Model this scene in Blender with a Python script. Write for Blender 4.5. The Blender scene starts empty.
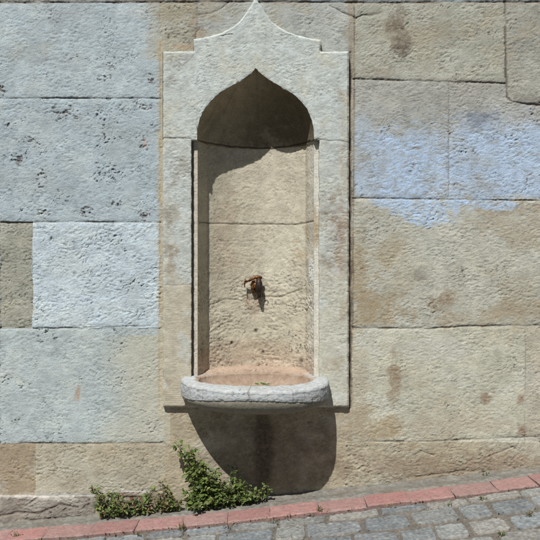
import bpy, math, random
import numpy as np
from mathutils import Vector

R = math.radians
sc = bpy.context.scene
COL = sc.collection
CAMZ, CAMD, FPX = 1.13, 3.0, 600.0      # eye height, distance from the wall face, focal length in photo pixels
SLOPE = 0.1055                          # the street climbs to the right


# ------------------------------------------------------------------ measuring helpers
def X_(u, y=0.0):
    return (u - 270.0) * (CAMD + y) / FPX


def Z_(v, y=0.0):
    return CAMZ - (v - 270.0) * (CAMD + y) / FPX


def lin(c):
    c = np.asarray(c, float) / 255.0
    return np.where(c <= 0.04045, c / 12.92, ((c + 0.055) / 1.055) ** 2.4)


GAIN = np.array([0.925, 0.905, 0.895])
SAT = 0.83
GROUND = 1.42        # level ground takes more of the high sun than the wall does


def alb(c):
    c = np.asarray(c, float)
    g = (c * np.array([0.3, 0.59, 0.11])).sum(-1, keepdims=True)
    return lin(g + (c - g) * SAT) / GAIN


def galb(c):
    return alb(c) / GROUND


# ------------------------------------------------------------------ noise
_rng = np.random.RandomState(7)
_perm = _rng.permutation(256)
_perm = np.concatenate([_perm, _perm])
_ang = _rng.rand(256) * 2 * np.pi
_gx, _gy = np.cos(_ang), np.sin(_ang)


def perlin(x, y, seed=0):
    x = x + seed * 17.31
    y = y + seed * 9.77
    xi = np.floor(x).astype(np.int64)
    yi = np.floor(y).astype(np.int64)
    xf, yf = x - xi, y - yi
    xi &= 255
    yi &= 255
    x1, y1 = (xi + 1) & 255, (yi + 1) & 255
    u = xf * xf * xf * (xf * (xf * 6 - 15) + 10)
    w = yf * yf * yf * (yf * (yf * 6 - 15) + 10)

    def g(a, b, dx, dy):
        h = _perm[_perm[a] + b]
        return _gx[h] * dx + _gy[h] * dy
    n00 = g(xi, yi, xf, yf)
    n10 = g(x1, yi, xf - 1, yf)
    n01 = g(xi, y1, xf, yf - 1)
    n11 = g(x1, y1, xf - 1, yf - 1)
    a = n00 + u * (n10 - n00)
    b = n01 + u * (n11 - n01)
    return (a + w * (b - a)) * 1.5


def fbm(x, y, octv=4, seed=0, gain=0.5):
    s, a, t = 0, 1.0, 0
    for i in range(octv):
        s = s + a * perlin(x, y, seed + i * 3)
        t += a
        x, y, a = x * 2.03, y * 2.03, a * gain
    return s / t * 1.4


def sstep(a, b, x):
    t = np.clip((x - a) / (b - a), 0, 1)
    return t * t * (3 - 2 * t)


def seg_dist(px, py, x0, y0, x1, y1):
    dx, dy = x1 - x0, y1 - y0
    t = np.clip(((px - x0) * dx + (py - y0) * dy) / (dx * dx + dy * dy + 1e-12), 0, 1)
    return np.hypot(px - x0 - t * dx, py - y0 - t * dy)


def poly_dist(px, py, pts, lim):
    d = np.full(px.shape, 1e3)
    for (a, b) in zip(pts[:-1], pts[1:]):
        m = ((px > min(a[0], b[0]) - lim) & (px < max(a[0], b[0]) + lim) &
             (py > min(a[1], b[1]) - lim) & (py < max(a[1], b[1]) + lim))
        if m.any():
            d[m] = np.minimum(d[m], seg_dist(px[m], py[m], a[0], a[1], b[0], b[1]))
    return d


# ------------------------------------------------------------------ mesh helpers
def make_mesh(name, V, F, col=None, mat=None, parent=None, smooth=True):
    """V (n,3), F (m,4) int (repeat last index for a triangle is not used here)."""
    V = np.asarray(V, np.float32)
    F = np.asarray(F, np.int32)
    me = bpy.data.meshes.new(name)
    k = F.shape[1]
    me.vertices.add(len(V))
    me.vertices.foreach_set('co', V.ravel())
    me.loops.add(F.size)
    me.loops.foreach_set('vertex_index', F.ravel())
    me.polygons.add(len(F))
    me.polygons.foreach_set('loop_start', np.arange(0, F.size, k, dtype=np.int32))
    me.polygons.foreach_set('loop_total', np.full(len(F), k, np.int32))
    me.polygons.foreach_set('use_smooth', np.full(len(F), smooth, bool))
    me.update(calc_edges=True)
    if col is not None:
        a = me.color_attributes.new('Col', 'FLOAT_COLOR', 'POINT')
        c = np.ones((len(V), 4), np.float32)
        c[:, :3] = col
        a.data.foreach_set('color', c.ravel())
    if mat:
        me.materials.append(mat)
    o = bpy.data.objects.new(name, me)
    COL.objects.link(o)
    if parent:
        o.parent = parent
    return o


def grid_faces(nr, nc, flip=False, off=0):
    i = np.arange(nr * nc).reshape(nr, nc) + off
    a, b, c, d = i[:-1, :-1].ravel(), i[:-1, 1:].ravel(), i[1:, 1:].ravel(), i[1:, :-1].ravel()
    return np.stack([a, d, c, b] if flip else [a, b, c, d], 1)


class MB:
    """collects quads with colours, builds ONE mesh object"""
    def __init__(self):
        self.V, self.F, self.C, self.n = [], [], [], 0

    def add(self, V, F, C):
        V = np.asarray(V, float).reshape(-1, 3)
        C = np.broadcast_to(np.asarray(C, float), V.shape)
        self.V.append(V)
        self.C.append(C)
        self.F.append(np.asarray(F) + self.n)
        self.n += len(V)

    def grid(self, P, C, flip=False):
        nr, nc = P.shape[:2]
        self.add(P.reshape(-1, 3), grid_faces(nr, nc, flip),
                 np.asarray(C).reshape(-1, 3) if np.ndim(C) > 1 else C)

    def tube(self, pts, rad, C, n=8, cap=True):
        pts = np.asarray(pts, float)
        m = len(pts)
        rad = np.broadcast_to(np.asarray(rad, float), (m,))
        T = np.gradient(pts, axis=0)
        T /= np.linalg.norm(T, axis=1)[:, None] + 1e-12
        ref = np.array([0.31, 0.2, 0.93]) if abs(T[0][2]) < 0.8 else np.array([0.95, 0.3, 0.05])
        ring = []
        for k in range(m):
            a = np.cross(T[k], ref)
            a /= np.linalg.norm(a)
            b = np.cross(T[k], a)
            th = np.linspace(0, 2 * np.pi, n, endpoint=False)
            ring.append(pts[k] + rad[k] * (np.cos(th)[:, None] * a + np.sin(th)[:, None] * b))
        if cap:
            ring = [np.repeat(pts[:1], n, 0)] + ring + [np.repeat(pts[-1:], n, 0)]
        P = np.array(ring)
        i = np.arange(P.shape[0] * n).reshape(P.shape[0], n)
        j = np.roll(i, -1, 1)
        F = np.stack([i[:-1].ravel(), j[:-1].ravel(), j[1:].ravel(), i[1:].ravel()], 1)
        self.add(P.reshape(-1, 3), F, C)

    def build(self, name, mat, parent=None, smooth=True):
        return make_mesh(name, np.concatenate(self.V), np.concatenate(self.F),
                         np.concatenate(self.C), mat, parent, smooth)


def tag(o, label=None, cat=None, group=None, kind=None):
    if label:
        o['label'] = label
    if cat:
        o['category'] = cat
    if group:
        o['group'] = group
    if kind:
        o['kind'] = kind
    return o


def empty(name, loc):
    o = bpy.data.objects.new(name, None)
    o.empty_display_size = 0.1
    o.location = loc
    COL.objects.link(o)
    return o


def parent_keep(ch, root):
    ch.parent = root
    ch.matrix_parent_inverse.identity()
    ch.location = Vector(ch.location) - Vector(root.location)


# ------------------------------------------------------------------ materials
def stone_mat(name, bump=0.0012, scale=260.0, var=0.16, rough=0.93, spec=0.12):
    m = bpy.data.materials.new(name)
    m.use_nodes = True
    nt = m.node_tree
    N, L = nt.nodes, nt.links
    b = N['Principled BSDF']
    b.inputs['Roughness'].default_value = rough
    b.inputs['Specular IOR Level'].default_value = spec
    at = N.new('ShaderNodeAttribute')
    at.attribute_name = 'Col'
    tc = N.new('ShaderNodeTexCoord')
    n1 = N.new('ShaderNodeTexNoise')
    n1.inputs['Scale'].default_value = scale * 0.55
    n1.inputs['Detail'].default_value = 5
    n1.inputs['Roughness'].default_value = 0.65
    n2 = N.new('ShaderNodeTexNoise')
    n2.inputs['Scale'].default_value = scale * 0.12
    n2.inputs['Detail'].default_value = 6
    n2.inputs['Roughness'].default_value = 0.7
    for n in (n1, n2):
        L.new(tc.outputs['Object'], n.inputs['Vector'])
    add = N.new('ShaderNodeMath')
    add.operation = 'ADD'
    L.new(n1.outputs['Fac'], add.inputs[0])
    L.new(n2.outputs['Fac'], add.inputs[1])
    mr = N.new('ShaderNodeMapRange')
    mr.inputs['From Min'].default_value = 0.65
    mr.inputs['From Max'].default_value = 1.35
    mr.inputs['To Min'].default_value = 1 - var
    mr.inputs['To Max'].default_value = 1 + var
    L.new(add.outputs[0], mr.inputs['Value'])
    mul = N.new('ShaderNodeVectorMath')
    mul.operation = 'SCALE'
    L.new(at.outputs['Color'], mul.inputs[0])
    L.new(mr.outputs['Result'], mul.inputs['Scale'])
    L.new(mul.outputs['Vector'], b.inputs['Base Color'])
    nb = N.new('ShaderNodeTexNoise')
    nb.inputs['Scale'].default_value = scale * 0.62
    nb.inputs['Detail'].default_value = 6
    nb.inputs['Roughness'].default_value = 0.68
    L.new(tc.outputs['Object'], nb.inputs['Vector'])
    bp = N.new('ShaderNodeBump')
    bp.inputs['Strength'].default_value = 1.0
    bp.inputs['Distance'].default_value = bump
    L.new(nb.outputs['Fac'], bp.inputs['Height'])
    L.new(bp.outputs['Normal'], b.inputs['Normal'])
    return m


def leaf_mat(name):
    m = bpy.data.materials.new(name)
    m.use_nodes = True
    nt = m.node_tree
    N, L = nt.nodes, nt.links
    b = N['Principled BSDF']
    b.inputs['Roughness'].default_value = 0.5
    b.inputs['Specular IOR Level'].default_value = 0.3
    at = N.new('ShaderNodeAttribute')
    at.attribute_name = 'Col'
    no = N.new('ShaderNodeTexNoise')
    no.inputs['Scale'].default_value = 150
    mr = N.new('ShaderNodeMapRange')
    mr.inputs['To Min'].default_value = 0.7
    mr.inputs['To Max'].default_value = 1.3
    L.new(no.outputs['Fac'], mr.inputs['Value'])
    mul = N.new('ShaderNodeVectorMath')
    mul.operation = 'SCALE'
    L.new(at.outputs['Color'], mul.inputs[0])
    L.new(mr.outputs['Result'], mul.inputs['Scale'])
    L.new(mul.outputs['Vector'], b.inputs['Base Color'])
    tr = N.new('ShaderNodeBsdfTranslucent')
    L.new(mul.outputs['Vector'], tr.inputs['Color'])
    mx = N.new('ShaderNodeMixShader')
    mx.inputs[0].default_value = 0.25
    L.new(b.outputs[0], mx.inputs[1])
    L.new(tr.outputs[0], mx.inputs[2])
    L.new(mx.outputs[0], N['Material Output'].inputs['Surface'])
    return m


M_WALL = stone_mat('weathered_wall_stone', 0.0028, 230)
M_PANEL = stone_mat('dressed_limestone', 0.0018, 240, 0.13)
M_NICHE = stone_mat('rough_niche_stone', 0.0030, 230, 0.17)
M_BASIN = stone_mat('worn_basin_stone', 0.0028, 210, 0.16)
M_ROAD = stone_mat('cobble_granite', 0.0035, 170, 0.30, 0.85, 0.2)
M_DIRT = stone_mat('joint_dirt', 0.005, 150, 0.35)
M_KERB = stone_mat('faded_red_kerb_paint', 0.0030, 160, 0.20, 0.85)
M_CEMENT = stone_mat('grey_cement', 0.0045, 150, 0.26)
M_LEAF = leaf_mat('weed_leaf')
M_STEM = leaf_mat('weed_stem')


def metal_mat(name, c1, c2, metallic, rough):
    m = bpy.data.materials.new(name)
    m.use_nodes = True
    N, L = m.node_tree.nodes, m.node_tree.links
    b = N['Principled BSDF']
    b.inputs['Metallic'].default_value = metallic
    b.inputs['Roughness'].default_value = rough
    tc = N.new('ShaderNodeTexCoord')
    n = N.new('ShaderNodeTexNoise')
    n.inputs['Scale'].default_value = 120
    n.inputs['Detail'].default_value = 4
    L.new(tc.outputs['Object'], n.inputs['Vector'])
    r = N.new('ShaderNodeValToRGB')
    r.color_ramp.elements[0].position = 0.38
    r.color_ramp.elements[1].position = 0.62
    r.color_ramp.elements[0].color = (*c1, 1)
    r.color_ramp.elements[1].color = (*c2, 1)
    L.new(n.outputs['Fac'], r.inputs['Fac'])
    L.new(r.outputs['Color'], b.inputs['Base Color'])
    bp = N.new('ShaderNodeBump')
    bp.inputs['Distance'].default_value = 0.001
    L.new(n.outputs['Fac'], bp.inputs['Height'])
    L.new(bp.outputs['Normal'], b.inputs['Normal'])
    return m


M_RUST = metal_mat('rusted_iron', (0.018, 0.008, 0.005), (0.25, 0.11, 0.035), 0.5, 0.5)
M_BLACK = metal_mat('blackened_iron', (0.012, 0.010, 0.009), (0.05, 0.03, 0.02), 0.4, 0.55)


# ------------------------------------------------------------------ generic stone relief
def crisp(n, k=2.6):
    return np.tanh(k * n) / k * 1.9


def relief(x, z, seed, coarse, fine, chisel, ang, pit):
    """height in metres (toward the viewer) and a cavity mask; x, z in metres"""
    c0 = fbm(x / 0.085, z / 0.065, 3, seed)
    f1 = fbm(x / 0.0215, z / 0.0135, 3, seed + 11, 0.62)
    f2 = fbm(x / 0.0100, z / 0.0070, 2, seed + 15, 0.6)
    patch = np.clip(0.80 + 1.2 * fbm(x / 0.13, z / 0.10, 3, seed + 17), 0.2, 2.0)
    g1 = sstep(0.10, 0.42, -f1)                       # flaked hollows with a sharp rim
    h = coarse * c0 + fine * patch * (0.55 * crisp(f1) - 0.50 * g1 + 0.36 * crisp(f2, 3.5))
    h = h + 0.00034 * perlin(x / 0.0052, z / 0.0046, seed + 19) * np.clip(fine / 0.0012, 0.3, 1.4)
    ca, sa = np.cos(ang), np.sin(ang)
    wx = x + 0.012 * perlin(x / 0.05, z / 0.05, seed + 21)
    wz = z + 0.012 * perlin(x / 0.05, z / 0.05, seed + 22)
    p, q = (wx * ca + wz * sa), (-wx * sa + wz * ca)
    cn = perlin(p / 0.029, q / 0.0092, seed + 31) + 0.4 * perlin(p / 0.014, q / 0.0060, seed + 33)
    ch = crisp(cn, 2.2) - 0.5 * sstep(0.15, 0.5, -cn)
    amp = np.clip(0.6 + 1.1 * fbm(x / 0.09, z / 0.09, 2, seed + 41), 0.05, 1.7)
    h = h + 0.66 * chisel * ch * amp
    cl = np.clip(0.10 + 1.6 * fbm(x / 0.15, z / 0.11, 3, seed + 61), 0, 1)
    # broken gouges along the tooling direction
    pa = ang + 0.45
    p2, q2 = (wx * np.cos(pa) + wz * np.sin(pa)), (-wx * np.sin(pa) + wz * np.cos(pa))
    pn = fbm(p2 / 0.026, q2 / 0.0115, 4, seed + 51, 0.7)
    pm = sstep(0.40, 0.62, pn + 0.18 * cl) * cl
    h = h - pit * pm
    lip = sstep(0.25, 0.40, pn + 0.18 * cl) * (1 - sstep(0.40, 0.55, pn + 0.18 * cl)) * cl
    h = h + 0.12 * pit * lip
    cav = np.clip(-0.7 * f1 * patch - 0.4 * f2 - 0.06, 0, 1) * np.clip(fine / 0.0016, 0, 1.3)  # painted occlusion: the colours darken in the hollows
    cav = cav + np.clip(-cn - 0.25, 0, 1) * amp * np.clip(chisel / 0.0012, 0, 1.2) * 0.5
    return h, np.clip(pm * np.clip(pit / 0.0035, 0, 1.2) + 0.60 * cav, 0, 1.2)


def blob(u, v, cu, cv, ru, rv, rot=0.0, warp=0.35, seed=0, soft=0.5):
    du, dv = u - cu, v - cv
    ca, sa = math.cos(rot), math.sin(rot)
    a, b = (du * ca + dv * sa) / ru, (-du * sa + dv * ca) / rv
    d = np.hypot(a, b)
    m = d < 2.2
    out = np.zeros_like(u)
    if m.any():
        n = fbm(u[m] / 22.0, v[m] / 18.0, 4, seed + 90, 0.6)
        n2 = fbm(u[m] / 5.0, v[m] / 4.0, 3, seed + 95, 0.7)
        out[m] = (1 - sstep(1 - 0.8 * soft, 1 + soft * 0.35, d[m] + warp * (n * 1.9 + 1.25 * n2))) * np.clip(0.85 + 0.7 * n2, 0.1, 1.2)
    return out


# ================================================================== THE WALL
def axis(lo, hi, flo, fhi, step, grow=1.25, cap=0.06):
    c = list(np.arange(flo, fhi + step * 0.5, step))
    s, a = step, flo
    left = []
    while a > lo:
        s = min(s * grow, cap)
        a -= s
        left.append(a)
    s, a = step, c[-1]
    right = []
    while a < hi:
        s = min(s * grow, cap)
        a += s
        right.append(a)
    return np.array(left[::-1] + c + right)


# block: u0 v0 u1 v1 colour, coarse mm, fine mm, chisel mm, chisel angle, pit mm, offset mm
BLK = []


def B(u0, v0, u1, v1, c, co=1.6, fi=1.2, ch=0.7, an=0.0, pi=3.0, off=0.0):
    BLK.append((u0, v0, u1, v1, c, co, fi, ch, an, pi, off))


JOINTS = []      # polyline, half width px, depth mm, dirt 0..1


def J(pts, w=1.0, d=5.0, k=0.8):
    JOINTS.append((pts, w, d, k))


rr = random.Random(3)
COOL = [(163, 177, 182), (158, 172, 178), (168, 174, 170), (165, 164, 148)]
WARM = [(158, 155, 138), (166, 162, 143), (170, 167, 149), (160, 154, 132)]


def filler(u0, u1, rows, cols):
    for (a, b) in zip(rows[:-1], rows[1:]):
        x = u0
        J([(u0, a), (u1, a)])
        while x < u1:
            n = min(u1, x + rr.uniform(130, 260))
            if u1 - n < 60:
                n = u1
            B(x, a, n, b, rr.choice(cols), off=rr.uniform(-3, 3))
            if n < u1 - 1:
                J([(n, a), (n, b)])
            x = n


filler(-1200, 0, [-520, -400, -300, -210, -105, 2, 98, 222, 328, 443, 520, 640, 760], COOL)
filler(540, 1700, [-520, -400, -300, -210, -105, 3, 103, 198, 328, 442, 520, 640, 760], WARM)
filler(0, 540, [-520, -400, -300, -210, -105, 2], COOL + WARM)
# left of the fountain
B(0, 2, 160, 98, (166, 180, 186), 1.2, 1.0, 0.9, 0.1, 2.2, 1)
B(0, 98, 160, 222, (162, 177, 184), 1.4, 1.2, 0.7, 0.15, 3.8, 0)
B(0, 222, 32, 328, (152, 152, 138), 2.0, 1.9, 0.5, 0.6, 2.5, -4)
B(32, 222, 160, 328, (180, 195, 203), 2.0, 1.8, 1.0, 0.35, 4.0, 3)
B(0, 328, 165, 443, (168, 180, 180), 1.4, 1.1, 0.6, 0.0, 3.2, 0)
B(0, 443, 35, 497, (154, 138, 114), 1.6, 1.5, 0.6, 0.5, 1.5, -1)
B(35, 443, 170, 493, (168, 160, 138), 1.6, 1.7, 0.7, 0.5, 2.0, 0)
B(-1200, 496, 95, 640, (138, 130, 119), 4.0, 2.6, 1.0, -0.2, 3.0, 9)
B(95, 492, 175, 640, (146, 132, 114), 3.0, 2.6, 0.8, 0.1, 3.0, 4)
# above the panel
B(160, 2, 210, 52, (160, 157, 140), 1.6, 1.4, 0.8, 0.3, 2.5, 0)
B(196, 2, 353, 52, (164, 168, 162), 1.3, 1.1, 0.8, 0.25, 1.5, 0)
# right of the fountain
B(349, 2, 354, 410, (160, 150, 130), 1.0, 0.9, 0.3, 0.2, 1.0, -1)
B(353, 2, 505, 80, (162, 162, 147), 1.3, 1.3, 0.9, 0.55, 2.0, 0)
B(505, 2, 560, 103, (156, 155, 143), 1.3, 1.2, 0.8, 0.3, 2.0, 1)
B(353, 80, 449, 198, (156, 156, 148), 1.0, 0.9, 0.9, 0.12, 2.0, 0)
B(449, 82, 505, 198, (158, 157, 150), 1.5, 1.3, 0.9, 0.12, 2.8, -1)
B(505, 103, 570, 198, (158, 157, 150), 1.5, 1.3, 0.9, 0.12, 2.8, -1)
B(353, 198, 575, 328, (172, 171, 156), 1.4, 1.2, 1.0, 0.06, 2.2, 0)
B(353, 328, 526, 442, (178, 176, 157), 1.3, 1.1, 0.9, 0.06, 1.8, 0)
B(526, 328, 600, 442, (170, 164, 146), 1.5, 1.3, 0.8, 0.06, 2.0, -1)
# below the panel and along the foot
B(165, 408, 353, 560, (166, 154, 130), 1.3, 1.2, 0.5, 0.1, 1.5, 0)
B(345, 442, 600, 620, (162, 154, 132), 2.6, 1.9, 1.0, 0.12, 2.5, 1)

J([(-2, 2.5), (150, 2), (260, 1.5), (385, 2.5), (560, 1.5)], 0.9, 6, 0.9)
J([(0, 98.3), (60, 98), (161, 98.2)], 0.7, 5, 0.9)
J([(0, 222.5), (80, 222), (160, 222.5)], 0.8, 5, 0.7)
J([(32, 222), (32.5, 275), (32, 328)], 0.6, 2.5, 0.3)
J([(0, 328.5), (60, 328), (150, 326)], 0.7, 3.0, 0.35)
J([(20, 443), (70, 443.5), (165, 443)], 0.8, 4.5, 0.8)
J([(35, 444), (35.5, 490)], 0.5, 1.5, 0.3)
J([(160, 2), (161, 100), (160, 250), (160, 408)], 1.3, 3.0, -0.9)     # ochre mortar
J([(197, 4), (197, 30), (195, 38)], 1.0, 3, 0.4)
J([(350.4, 52), (350.2, 200), (350.6, 300), (350.2, 408)], 1.3, 12, 1.0)  # groove painted dark to blacken the panel edge's shadow line
J([(229, 1), (222, 8), (212, 13), (199, 15)], 0.7, 4, 0.9)
J([(330, 5), (342, 12), (352, 16), (356, 18), (362, 15), (372, 14.5), (382, 12)], 0.8, 5, 0.9)
J([(354.5, 8), (354.5, 80), (353.5, 200), (353, 330)], 0.8, 3.5, 0.6)
J([(353, 78.5), (430, 81), (505, 83)], 0.8, 5, 0.95)
J([(505, 2), (506, 60), (507, 97), (512, 102), (540, 105), (570, 104)], 1.0, 7, 1.0)
J([(449, 83), (449, 198)], 0.5, 2.5, 0.5)
J([(353, 198), (450, 199.5), (520, 200.5), (575, 200)], 0.7, 4.5, 0.75)
J([(353, 328), (430, 328.5), (470, 326), (530, 325.5), (580, 326)], 0.8, 5, 0.8)
J([(526, 328), (526, 370), (525, 442)], 0.6, 2.5, 0.3)
J([(352, 442), (404, 441.5)], 0.6, 4, 0.8)
J([(404, 442), (440, 441), (500, 438), (540, 437), (580, 436)], 0.7, 3.0, 0.5)
J([(479, 459), (490, 456), (503, 451), (513, 447)], 0.7, 6, 0.9)
J([(395, 479), (430, 475), (460, 471), (492, 470)], 0.6, 4, 0.6)
J([(420, 451), (434, 455)], 0.5, 3, 0.5)
J([(124, 497), (137, 497.5), (150, 496)], 1.2, 10, 1.0)
J([(96, 492), (120, 494), (165, 491)], 0.7, 3, 0.4)
J([(0, 516), (18, 512), (40, 513), (60, 504), (78, 507)], 1.1, 5, 0.55)
J([(30, 520), (60, 517), (92, 521)], 1.0, 4, 0.5)


def wall_fields(u, v, x, z):
    n = u.size
    col = np.zeros((n, 3))
    par = np.zeros((n, 6))
    par[:] = (1.5, 1.2, 0.7, 0.1, 2.5, 0)
    col[:] = (163, 160, 150)
    bid = np.zeros(n, int)
    uu = u + 1.6 * fbm(u / 25, v / 25, 2, 201)
    vv = v + 1.0 * fbm(u / 30, v / 30, 2, 205)
    for k, (u0, v0, u1, v1, c, *p) in enumerate(BLK):
        m = (uu >= u0) & (uu < u1) & (vv >= v0) & (vv < v1)
        bid[m] = k + 1
        col[m] = c
        par[m] = p
    h = np.zeros(n)
    pm = np.zeros(n)
    # relief at block specific strength (seed shared in groups so no two neighbours line up)
    for s in range(5):
        m = bid % 5 == s
        if not m.any():
            continue
        P = par[m] * 1e-3
        P[:, 1] *= 1.15
        P[:, 0] *= 0.75
        P[:, 2] *= np.where(u[m] < 170, 0.7, 1.25)
        P[:, 4] *= 1.2
        hh, pp = relief(x[m], z[m], 5 + s * 7, P[:, 0], P[:, 1], P[:, 2], par[m, 3], P[:, 4])
        h[m] = hh
        pm[m] = pp
    h += par[:, 5] * 1e-3
    # colours: broad clouds, warm and cool drift, pit dirt and painted occlusion in hollows
    c1 = fbm(u / 60, v / 45, 5, 301, 0.62)
    c2 = fbm(u / 34, v / 24, 5, 311, 0.65)
    c3 = fbm(u / 11, v / 8, 4, 321, 0.65)
    col *= (1 + 0.065 * c1 + 0.065 * c2 + 0.08 * c3)[:, None]
    c4 = fbm(u / 75, v / 50, 5, 331, 0.66)
    pale = sstep(0.12, 0.34, c4 + 0.12 * c3)[:, None] * 0.42          # worn plaster and lime
    col = col * (1 - pale) + (np.array([186, 188, 180.]) * 0.6 + col * 0.42) * pale
    tan = (sstep(0.16, 0.42, -c4 + 0.15 * c3) * np.where((u > 160) | (v > 440), 0.38, 0.12))[:, None]
    col = col * (1 - tan) + (np.array([158, 142, 114.]) * 0.7 + col * 0.28) * tan
    warm = np.clip(0.5 * c2 + 0.25 * c1 - 0.05, 0, 1)
    col *= 1 - warm[:, None] * np.array([0.0, 0.03, 0.09])
    col *= (1 - 0.42 * pm)[:, None]

    def paint(mask, c, k):
        nonlocal col
        w = np.clip(mask * k, 0, 1)[:, None]
        col = col * (1 - w) + np.array(c, float) * w

    # warm side of the left courses
    paint(sstep(85, 150, u + 18 * c1) * (v > 335) * (v < 443) * (u < 170), (176, 172, 152), 0.75)
    paint(sstep(138, 158, u + 7 * c2) * (v < 60) * (u < 165), (166, 163, 147), 0.7)
    # flaked dark spots on the left courses
    for (cu, cv, ru, rv, ro) in [(105, 60, 8, 3, 0.7), (104, 78, 6, 2.2, -0.2), (18, 158, 4, 6, 0.3), (40, 185, 5, 9, 0),
                                 (42, 214, 4, 4, 0), (87, 212, 4, 6, 0.4), (117, 170, 8, 2.5, 0), (33, 142, 9, 3, 0.3),
                                 (118, 205, 7, 4, 0.4), (145, 215, 5, 5, 0), (3, 90, 3, 6, 0), (144, 142, 3, 7, -0.2),
                                 (150, 78, 5, 3, 0.8), (108, 100, 4, 2, 0), (140, 103, 9, 3, 0.3), (62, 112, 12, 6, 0.1)]:
        m = blob(u, v, cu, cv, ru * 1.15, rv * 1.15, ro, 0.8, int(cu + cv), 0.4)
        m = m * sstep(0.08, 0.30, fbm(u / 5.5, v / 3.4, 3, 811 + int(cu), 0.65) + 0.03)
        paint(m, (92, 84, 80), 0.8)
        h -= 0.0045 * m
    m = blob(u, v, 145, 143, 2.2, 6, -0.2, 0.2, 4, 0.3)
    paint(m, (180, 158, 150), 0.8)
    paint(blob(u, v, 78, 392, 3, 9, 0.15, 0.4, 6), (165, 120, 92), 0.6)
    paint(blob(u, v, 30, 52, 30, 14, 0, 0.6, 8), (150, 155, 150), 0.5)
    # ochre mortar strip beside the panel
    paint(np.exp(-((u - 160.5 - 1.6 * c3) / 2.8) ** 2) * (v > 40) * (v < 420) * np.clip(0.75 + 0.8 * c2, 0, 1), (176, 160, 128), 0.85)
    # dirt under the top course
    paint(np.exp(-((v - 0) / 4.0) ** 2) * np.clip(0.6 + c2, 0, 1), (104, 88, 76), 0.5)
    paint(blob(u, v, 192, 11, 40, 10, 0, 0.6, 12), (150, 140, 116), 0.65)
    paint(blob(u, v, 197, 33, 6, 16, 0, 0.6, 13), (152, 128, 104), 0.6)
    paint(blob(u, v, 182, 47, 12, 3, 0, 0.4, 14), (165, 138, 110), 0.7)
    # right hand stains
    for (cu, cv, ru, rv, ro, c, k) in [
        (398, 22, 12, 13, 0.2, (112, 98, 82), 0.75), (401, 46, 10, 16, 0.1, (100, 88, 76), 0.85), (378, 72, 22, 6, 0, (140, 128, 108), 0.5),
        (420, 40, 25, 22, 0, (158, 148, 128), 0.5), (352, 30, 8, 40, 0, (150, 138, 118), 0.5),
        (480, 119, 18, 8, 0.1, (112, 116, 122), 0.75), (485, 84, 40, 8, 0, (148, 146, 134), 0.5),
        (530, 100, 16, 7, 0, (118, 112, 104), 0.5),
        (362, 290, 14, 42, 0, (150, 132, 102), 0.75), (388, 252, 10, 22, 0.5, (152, 138, 112), 0.6),
        (384, 310, 26, 15, 0.3, (150, 132, 103), 0.7), (444, 298, 15, 9, -0.4, (140, 122, 100), 0.85),
        (452, 320, 20, 10, 0, (150, 132, 106), 0.55), (515, 230, 42, 18, 0.2, (158, 145, 124), 0.6), (505, 208, 30, 7, 0, (142, 128, 108), 0.65),
        (515, 312, 34, 14, -0.2, (150, 134, 108), 0.65), (372, 230, 10, 14, 0, (172, 172, 164), 0.5), (420, 275, 9, 8, 0, (120, 114, 104), 0.5),
        (395, 376, 7, 24, 0.05, (140, 122, 98), 0.85), (487, 398, 7, 7, 0, (136, 116, 94), 0.85), (520, 398, 4, 8, 0, (140, 118, 96), 0.8),
        (521, 433, 5, 8, 0, (140, 116, 94), 0.8), (386, 428, 24, 14, 0.4, (148, 130, 100), 0.8), (358, 385, 12, 50, 0, (160, 148, 124), 0.6),
        (362, 425, 14, 20, 0, (152, 136, 108), 0.6), (460, 425, 60, 12, 0, (166, 154, 132), 0.6),
        (440, 470, 120, 14, 0.05, (128, 108, 88), 0.6), (390, 492, 60, 8, -0.1, (120, 98, 80), 0.6), (510, 462, 40, 10, 0, (132, 108, 90), 0.55),
        (430, 350, 50, 16, 0, (182, 182, 170), 0.5)]:
        paint(blob(u, v, cu, cv, ru, rv, ro, 0.55, int(cu * 3 + cv), 0.6), c, k)
    # blue wash
    wob = 10 * fbm(u / 30, v / 26, 4, 401)
    blue = (sstep(96, 138, v + wob) * sstep(353, 357, u)) * (1 - sstep(193, 201, v + 0.25 * wob))
    blue = blue * np.clip(0.62 + 0.7 * fbm(u / 40, v / 30, 4, 411) + 0.35 * sstep(110, 150, v) + 0.15 * sstep(455, 500, u), 0.12, 1) * (1 - sstep(640, 760, u))
    heavy = blob(u, v, 412, 168, 40, 42, 0, 0.35, 420, 0.35) * (u < 449)
    spill = blob(u, v, 420, 206, 42, 19, 0.08, 0.35, 430, 0.3) + blob(u, v, 485, 203, 34, 8, 0.05, 0.5, 431, 0.4)
    spill = spill * (v > 195)
    bl = np.clip(np.maximum(np.maximum(blue * np.where(u > 449, 0.82, 0.66), heavy * 0.97), spill * 0.88), 0, 1)
    streak = fbm(u / 16 + 0.3 * c2, v / 3.2, 4, 441, 0.7)
    worn = sstep(-0.42, 0.05, streak + 0.5 * c3 + 0.55 * (bl - 0.35)) * 0.52 + 0.48
    bl = bl * worn * np.clip(1.0 + 0.3 * c3 - 0.5 * pm, 0.1, 1)
    w = bl[:, None]
    col = col * (1 - w) + (np.array([163, 188, 219.]) * (1 + 0.06 * c3 + 0.05 * c2)[:, None] * (1 - 0.3 * pm)[:, None]) * w
    m = blob(u, v, 480, 119, 18, 9, 0.1, 0.5, 77, 0.6)
    paint(m, (112, 120, 134), 0.55)
    # under the basin: damp streak, and a broad painted patch deepening its shadow
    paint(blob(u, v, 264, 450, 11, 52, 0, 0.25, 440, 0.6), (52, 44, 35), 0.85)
    paint(blob(u, v, 264, 455, 66, 46, 0, 0.4, 441, 0.7), (118, 104, 84), 0.65)
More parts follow.
